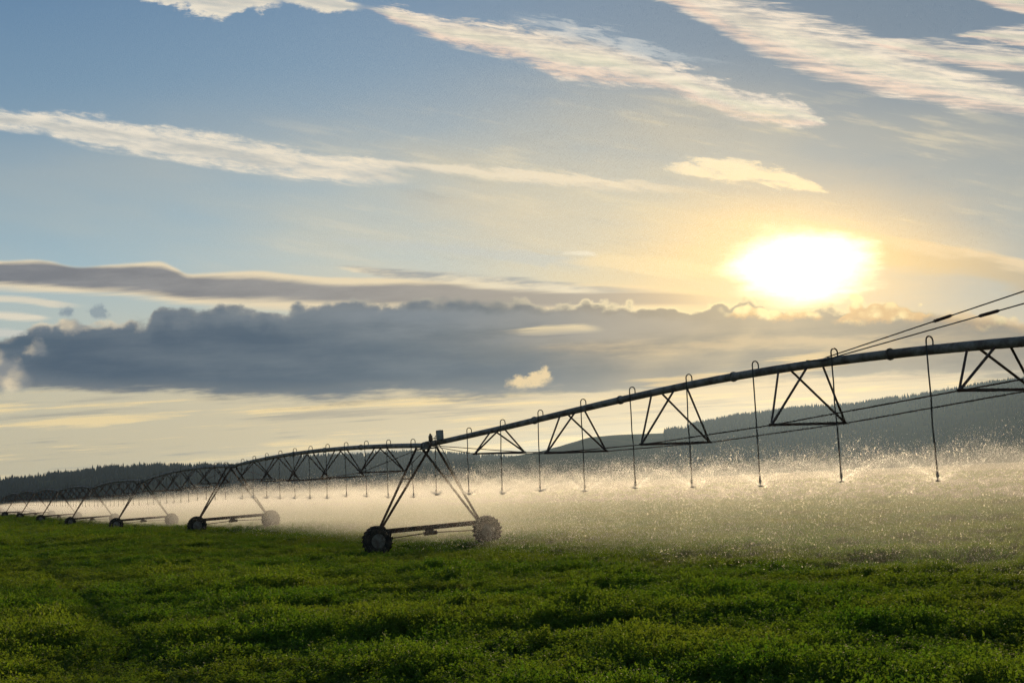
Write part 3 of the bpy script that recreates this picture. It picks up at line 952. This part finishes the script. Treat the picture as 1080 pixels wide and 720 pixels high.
# --- veils round the sun
vsm = (n_st * 1.6 + n_big * 1.2 + n_wi * .5).sstep(.0, .42) * T.sstep(210, 260) * T.sstep(450, 350) * S.sstep(-420, -60) * S.sstep(640, 420)
col = mix(nt, vsm * .5 * front, col, mix(nt, g3 * 1.4, srgb(196, 200, 196), srgb(246, 222, 172)))
vsd = (n_st * -1.5 + n_h2 * .6).sstep(.08, .4) * T.sstep(200, 250) * T.sstep(420, 320) * S.sstep(-300, 0)
col = mix(nt, vsd * .35 * front, col, srgb(146, 152, 156))
serial()
cloud([(420, 205), (560, 210), (700, 214), (860, 225), (960, 240), (1080, 262)], [(420, 236), (560, 266), (700, 270), (860, 272), (960, 275), (1080, 290)], mix(nt, g2, srgb(208, 196, 172), srgb(250, 222, 165)), 22, 22, 90, 90, n_h2, n_h2, (90, 60), .45)
cloud([(300, 248), (420, 252), (560, 262), (640, 270)], [(300, 254), (420, 264), (560, 280), (640, 284)], srgb(190, 194, 190), 8, 8, 50, 50, n_st, n_st, (80, 60), .5, brkn=(n_wi, .8))
def c_lent(q, U, L):
    rim = (q + n_h2 * .3 + n_big * .35).sstep(.76, .97) + (q - n_h * .35 - n_h2 * .3 - n_big * .25).sstep(.08, .36).inv()
    dark = mix(nt, (n_h2 * 1.4 + .5).sstep(.25, .75), srgb(106, 115, 127), srgb(138, 143, 149))
    dark = mix(nt, g3 * 1.5, dark, srgb(176, 160, 140))
    return mix(nt, rim.min(1.0), dark, mix(nt, g3, srgb(226, 213, 186), srgb(244, 210, 150)))
cloud([(830, 236), (875, 238), (938, 248), (1000, 256), (1080, 274), (1140, 288)], [(830, 248), (900, 270), (955, 284), (1027, 292), (1080, 309), (1140, 320)],
      lambda q, U, L: mix(nt, (q + n_h2 * 1.2 + n_st).sstep(.40, .95), mix(nt, g2 * 2.0, srgb(158, 148, 134), srgb(220, 188, 130)), srgb(232, 204, 160)), 4, 9, 26, 40, n_st, n_h2, (40, 0), .85)
cloud([(590, 272), (640, 268), (700, 270), (760, 278), (810, 287)], [(590, 279), (650, 289), (710, 293), (770, 297), (810, 297)], mix(nt, g2 * 1.5, srgb(226, 202, 162), srgb(255, 232, 178)), 3, 5, 24, 30, n_h, n_st, (50, 20), .8, brkn=(n_st, .8))
cloud([(594, 266), (615, 265), (632, 268)], [(594, 268), (615, 269), (632, 270)], srgb(238, 226, 200), 1.5, 1.5, 4, 4, n_h, n_h, (6, 6), .8)
# --- lenticular band
cloud([(0, 275), (40, 274), (90, 281), (130, 279), (165, 277), (185, 283), (200, 289), (225, 288), (260, 286), (310, 290), (360, 294), (420, 294), (540, 297), (620, 300), (700, 303), (770, 312)],
      [(0, 304), (75, 309), (150, 314), (210, 321), (280, 325), (330, 327), (380, 328), (540, 330), (620, 330), (700, 330), (770, 330)], c_lent, 2.2, 5, 8, 14, n_h2, n_h, (0, 80))
cloud([(355, 280), (375, 280), (400, 281), (470, 286), (540, 291), (600, 299), (690, 304)], [(355, 284), (400, 293), (470, 301), (540, 308), (600, 310), (690, 310)], lambda q, U, L: mix(nt, (n_h2 * 1.6 + q * .4 + .2).sstep(.25, .6), srgb(232, 216, 184), srgb(152, 154, 154)), 2, 2.5, 12, 12, n_h, n_h, (20, 90), .92, brkn=(n_h, .5))
cloud([(-10, 312), (30, 313), (60, 317), (90, 322)], [(-10, 318), (30, 320), (60, 324), (90, 324)], srgb(222, 212, 190), 2, 2, 10, 8, n_h, n_h, (0, 40), .85)
cloud([(-10, 329), (25, 330), (54, 334)], [(-10, 336), (25, 338), (54, 337)], srgb(226, 216, 194), 2, 2, 10, 8, n_h, n_h, (0, 16), .9)
cloud([(-10, 346), (20, 348), (44, 352)], [(-10, 354), (20, 356), (44, 357)], srgb(206, 204, 194), 2, 3, 14, 12, n_h, n_h, (0, 20), .8)
cloud([(62, 327), (70, 324), (80, 327)], [(62, 331), (70, 333), (80, 331)], srgb(128, 142, 154), 3, 3, 16, 12, n_c2, n_c2, (4, 4), .8)
cloud([(92, 326), (104, 322), (116, 330)], [(92, 330), (104, 336), (116, 334)], srgb(132, 146, 156), 3, 3, 16, 16, n_c2, n_c2, (4, 4), .75)
# --- bright strata above the horizon
serial()
low = T.sstep(185, 95)
lowcol = mix(nt, g3 * 1.6, mix(nt, T.sstep(20, 110), srgb(186, 178, 150), srgb(192, 188, 166)), srgb(222, 192, 142))
col = mix(nt, low * .85 * front, col, lowcol)
strat = n_h * 1.2 + n_h2 * .7 + n_big * .3
sm = strat.sstep(.0, .22) * T.sstep(165, 100) * T.sstep(-10, 15)
col = mix(nt, sm * .85 * front, col, mix(nt, g3 * 1.6, srgb(236, 214, 164), srgb(255, 216, 138)))
gm_ = (n_h * -1.3 + n_h2 * .6).sstep(.04, .24) * T.sstep(160, 70) * T.sstep(-5, 20)
col = mix(nt, gm_ * .7 * front, col, mix(nt, g3 * 1.4, srgb(146, 150, 144), srgb(184, 154, 118)))
# --- the sun, before the low bank covers its foot
serial()
ax_ = (S - SUN_ST[0] - 6.0) / 1.95; ay_ = T - SUN_ST[1]
sunshape = (ax_ * ax_ + ay_ * ay_).sqrt() + n_h * 5 + n_h2 * 34 + n_c1 * 22
core = sunshape.sstep(5, 50).inv()
halo = sunshape.sstep(20, 135).inv()
col = mix(nt, halo * .62 * front, col, (1.0, .64, .24))
col = mix(nt, core * front, col, (3.4, 2.8, 1.75))
# --- low grey bank
def c_bank(q, U, L):
    warmth = (S + n_big * 200).sstep(-170, 260)
    lit = n_big * .9 + n_h2 * .8 + n_c1 * .35 + (q - .4) * .25
    d1 = mix(nt, lit.sstep(-.22, .34), srgb(66, 86, 105), srgb(108, 118, 128))
    d2 = mix(nt, lit.sstep(-.22, .34), srgb(104, 96, 90), srgb(152, 134, 110))
    c = mix(nt, warmth, d1, d2)
    c = mix(nt, (q + n_h2 * .4).sstep(.0, .22).inv() * .55, c, mix(nt, warmth, srgb(122, 126, 128), srgb(160, 146, 126)))
    lim = U + n_puff * (n_big * 2.2 + .75) * 30 + n_c1 * 33 + n_c2 * 6 - T
    rim = lim.sstep(0, 7).inv() * ((n_c1 + n_big) * 1.6 + .7).sstep(.25, .9)
    rim = rim * (S.sstep(-380, -440) + g2 * 3.5 + .16).min(1.0)
    return mix(nt, rim, c, mix(nt, g2 * 2.0, srgb(226, 212, 184), srgb(255, 226, 160)))
cloud([(-30, 366), (0, 357), (30, 347), (65, 341), (110, 341), (155, 342), (166, 326), (200, 326), (235, 325), (300, 326), (350, 320), (425, 318), (540, 319), (620, 321), (680, 319), (740, 323), (770, 318),
       (790, 314), (815, 326), (860, 324), (900, 320), (930, 317), (960, 324), (1000, 330), (1080, 338), (1150, 340)],
      [(-30, 412), (30, 412), (100, 411), (175, 415), (280, 418), (350, 417), (425, 414), (540, 414), (600, 412), (700, 410), (760, 406), (820, 399), (900, 394), (980, 394), (1080, 396), (1150, 394)],
      c_bank, 3.0, 6, 30, 34, n_puff * (n_big * 2.2 + .75) + n_c1 * 1.1 + n_c2 * .2, n_h2 * 1.4 + n_h * .6, (0, 0), .96)
dk = lambda q, U, L: mix(nt, (S + n_big * 160).sstep(40, 240), mix(nt, (n_big + n_h2).sstep(-.2, .3), srgb(60, 80, 101), srgb(86, 101, 115)), srgb(112, 106, 102))
cloud([(20, 378), (80, 356), (200, 352), (320, 352), (430, 362), (540, 372), (640, 380)], [(20, 398), (100, 404), (200, 408), (350, 410), (480, 408), (640, 404)], dk, 14, 10, 70, 40, n_c1 + n_big, n_h2, (50, 120), .62)
cloud([(150, 356), (200, 338), (260, 340), (320, 350)], [(150, 364), (220, 376), (280, 376), (320, 366)], dk, 8, 14, 46, 60, n_puff + n_c1, n_c1, (20, 30), .45)
lt = lambda q, U, L: mix(nt, S.sstep(-100, 240), srgb(124, 132, 140), srgb(172, 154, 132))
cloud([(340, 330), (430, 326), (540, 328), (640, 330), (760, 340)], [(340, 336), (450, 346), (560, 350), (660, 356), (760, 352)], lt, 6, 14, 20, 50, n_c2, n_h2, (60, 60), .6)
cloud([(560, 366), (660, 360), (780, 350), (900, 350), (1020, 352)], [(560, 372), (660, 376), (780, 372), (900, 368), (1020, 364)], lambda q, U, L: mix(nt, g3 * 1.8, srgb(170, 154, 134), srgb(236, 196, 132)), 10, 12, 60, 60, n_h2, n_h2, (60, 80), .32, brkn=(n_h2, 1.0))
def c_lobe(q, U, L): return mix(nt, (n_puff + n_c1).sstep(-.2, .3), srgb(140, 142, 142), srgb(230, 212, 178))
cloud([(-20, 372), (10, 376), (25, 386), (34, 400)], [(-20, 414), (10, 412), (25, 410), (34, 404)], c_lobe, 8, 8, 30, 40, n_puff * .6 + n_c1, n_c2 + n_c1, (0, 20), .8)
cloud([(28, 364), (40, 358), (52, 366)], [(28, 370), (40, 376), (52, 372)], c_lobe, 5, 5, 30, 30, n_c2, n_c2, (8, 8), .5)
cloud([(60, 343), (78, 332), (95, 340)], [(60, 346), (78, 350), (95, 350)], c_lobe, 4, 5, 34, 20, n_puff, n_c2, (8, 8), .85)
cloud([(525, 349), (552, 346), (580, 341), (634, 344)], [(525, 352), (552, 354), (580, 356), (634, 353)], lambda q, U, L: mix(nt, q.sstep(.1, .9), srgb(170, 158, 140), srgb(238, 212, 162)), 2, 4, 24, 26, n_h, n_h2, (30, 20), .75, brkn=(n_h, 1.4))
cloud([(536, 400), (556, 395), (574, 389), (584, 397)], [(536, 403), (556, 406), (574, 403), (584, 400)], srgb(238, 206, 150), 4, 5, 40, 30, n_c2, n_c2, (12, 6), .85)
cloud([(660, 398), (720, 394), (780, 386), (850, 376), (900, 372)], [(660, 404), (720, 406), (780, 402), (850, 394), (900, 388)], srgb(240, 200, 128), 6, 6, 60, 60, n_h2 + n_h, n_h2, (40, 40), .6, brkn=(n_h, 1.8))
# puffs of gold on the bank under the sun
c_gold = lambda q, U, L: mix(nt, (n_puff * 1.6 + n_c2 + q * .35).sstep(-.1, .45), srgb(214, 168, 104), srgb(255, 228, 158))
cloud([(872, 334), (900, 319), (930, 316), (955, 319), (985, 330)], [(872, 338), (905, 339), (930, 338), (955, 339), (985, 337)], c_gold, 2.5, 5, 40, 24, n_puff, n_c2, (10, 10), .85)
cloud([(765, 330), (790, 322), (815, 328), (845, 326), (868, 332)], [(765, 334), (790, 333), (815, 337), (845, 335), (868, 336)], c_gold, 2, 4, 26, 18, n_puff, n_c2, (10, 8), .9)
cloud([(985, 332), (1010, 326), (1050, 330), (1090, 338)], [(985, 338), (1010, 340), (1050, 344), (1090, 346)], c_gold, 3, 6, 30, 24, n_puff, n_c2, (12, 12), .45)
# broad soft shaft of light falling left from the sun
ang = (S - SUN_ST[0]) / ((T - SUN_ST[1]) * -1.0 + 4.0).max(6.0)
sh = noise(nt, vec(nt, ang * 1.1, 0.0, 3.0), 1.0, 1, .5).sstep(.40, .80) * (T - SUN_ST[1]).sstep(-35, -85) * T.sstep(60, 120) * ang.sstep(-2.4, -1.0) * ang.sstep(.3, -.5)
col = mix(nt, sh * .34 * front, col, srgb(240, 208, 150))
# final glow round the sun
close_group()
X.memo.clear()
for k in SHARED: globals()[k] = ROOT[k]
gl = mix(nt, 1.0, (0, 0, 0), (1.0, .74, .36))
n = nt.nodes.new('ShaderNodeMix'); n.data_type = 'RGBA'; n.blend_type = 'ADD'; n.clamp_factor = False
nt.links.new(((g1 * .40 + g2 * .13 + g3 * .01) * front).s, n.inputs[0]); nt.links.new(col, n.inputs[6]); nt.links.new(gl, n.inputs[7])
col = n.outputs[2]
# the clouds fill the part of the sky round the sun; the rest of it is the plain evening sky
win = S.abs().sstep(720, 640).min(T.sstep(640, 560)).min(T.sstep(-60, -20)).min(dy.sstep(.5, .6))
bg.inputs['Strength'].default_value = BGS
nt.links.new(mix(nt, 1.0, base, (K, K, K), 'MULTIPLY'), bg.inputs['Color'])
bg2 = nt.nodes.new('ShaderNodeBackground'); bg2.inputs['Strength'].default_value = BGS
nt.links.new(mix(nt, 1.0, col, (K, K, K), 'MULTIPLY'), bg2.inputs['Color'])
mxs = nt.nodes.new('ShaderNodeMixShader')
nt.links.new(win.s, mxs.inputs[0]); nt.links.new(bg.outputs[0], mxs.inputs[1]); nt.links.new(bg2.outputs[0], mxs.inputs[2])
nt.links.new(mxs.outputs[0], out.inputs[0])
w.cycles.sampling_method = 'NONE'
def prune(tree, end):
    live, todo = set(), [end]
    while todo:
        k = todo.pop()
        if k.name in live: continue
        live.add(k.name)
        for i in k.inputs:
            for l in i.links: todo.append(l.from_node)
    for k in list(tree.nodes):
        if k.name not in live: tree.nodes.remove(k)
prune(nt, out)
for g in bpy.data.node_groups:
    if g.name.startswith('cloud_layer'): prune(g, [k for k in g.nodes if k.bl_idname == 'NodeGroupOutput'][0])

# ------------------------------------------------------------------ sun lamp
ld = bpy.data.lights.new('sun', 'SUN'); ld.energy = 3.6; ld.angle = radians(1.2); ld.color = (1.0, .74, .42)
lo = bpy.data.objects.new('sun', ld); COL.objects.link(lo)
dirv = Vector((sin(AZ) * cos(EL), cos(AZ) * cos(EL), sin(EL)))
lo.rotation_euler = dirv.to_track_quat('Z', 'Y').to_euler(); lo.location = (0, 0, 60)

# ------------------------------------------------------------------ camera
cd = bpy.data.cameras.new('camera'); cam = bpy.data.objects.new('camera', cd); COL.objects.link(cam)
cd.sensor_width = 36; cd.lens = 36 * F / 1080; cd.clip_start = .1; cd.clip_end = 30000
cam.location = (0, 0, HC)
cam.rotation_euler = (Matrix.Rotation(pi / 2 + PITCH, 3, 'X') @ Matrix.Rotation(-ROLL, 3, 'Z')).to_euler()
sc.camera = cam

sc.render.engine = 'CYCLES'
cy = sc.cycles
cy.use_adaptive_sampling = True; cy.adaptive_threshold = .025; cy.adaptive_min_samples = 40
cy.max_bounces = 6; cy.diffuse_bounces = 2; cy.glossy_bounces = 2; cy.transmission_bounces = 3; cy.volume_bounces = 1; cy.transparent_max_bounces = 8
cy.volume_max_steps = 256
cy.caustics_reflective = False; cy.caustics_refractive = False
cy.sample_clamp_indirect = 4.0
cy.use_denoising = True
try:
    cy.denoiser = 'OPENIMAGEDENOISE'; cy.denoising_input_passes = 'RGB_ALBEDO_NORMAL'; cy.denoising_prefilter = 'NONE'
except Exception: pass
vs = sc.view_settings
vs.view_transform = 'Standard'; vs.look = 'None'; vs.exposure = 0; vs.gamma = 1; vs.use_curve_mapping = False
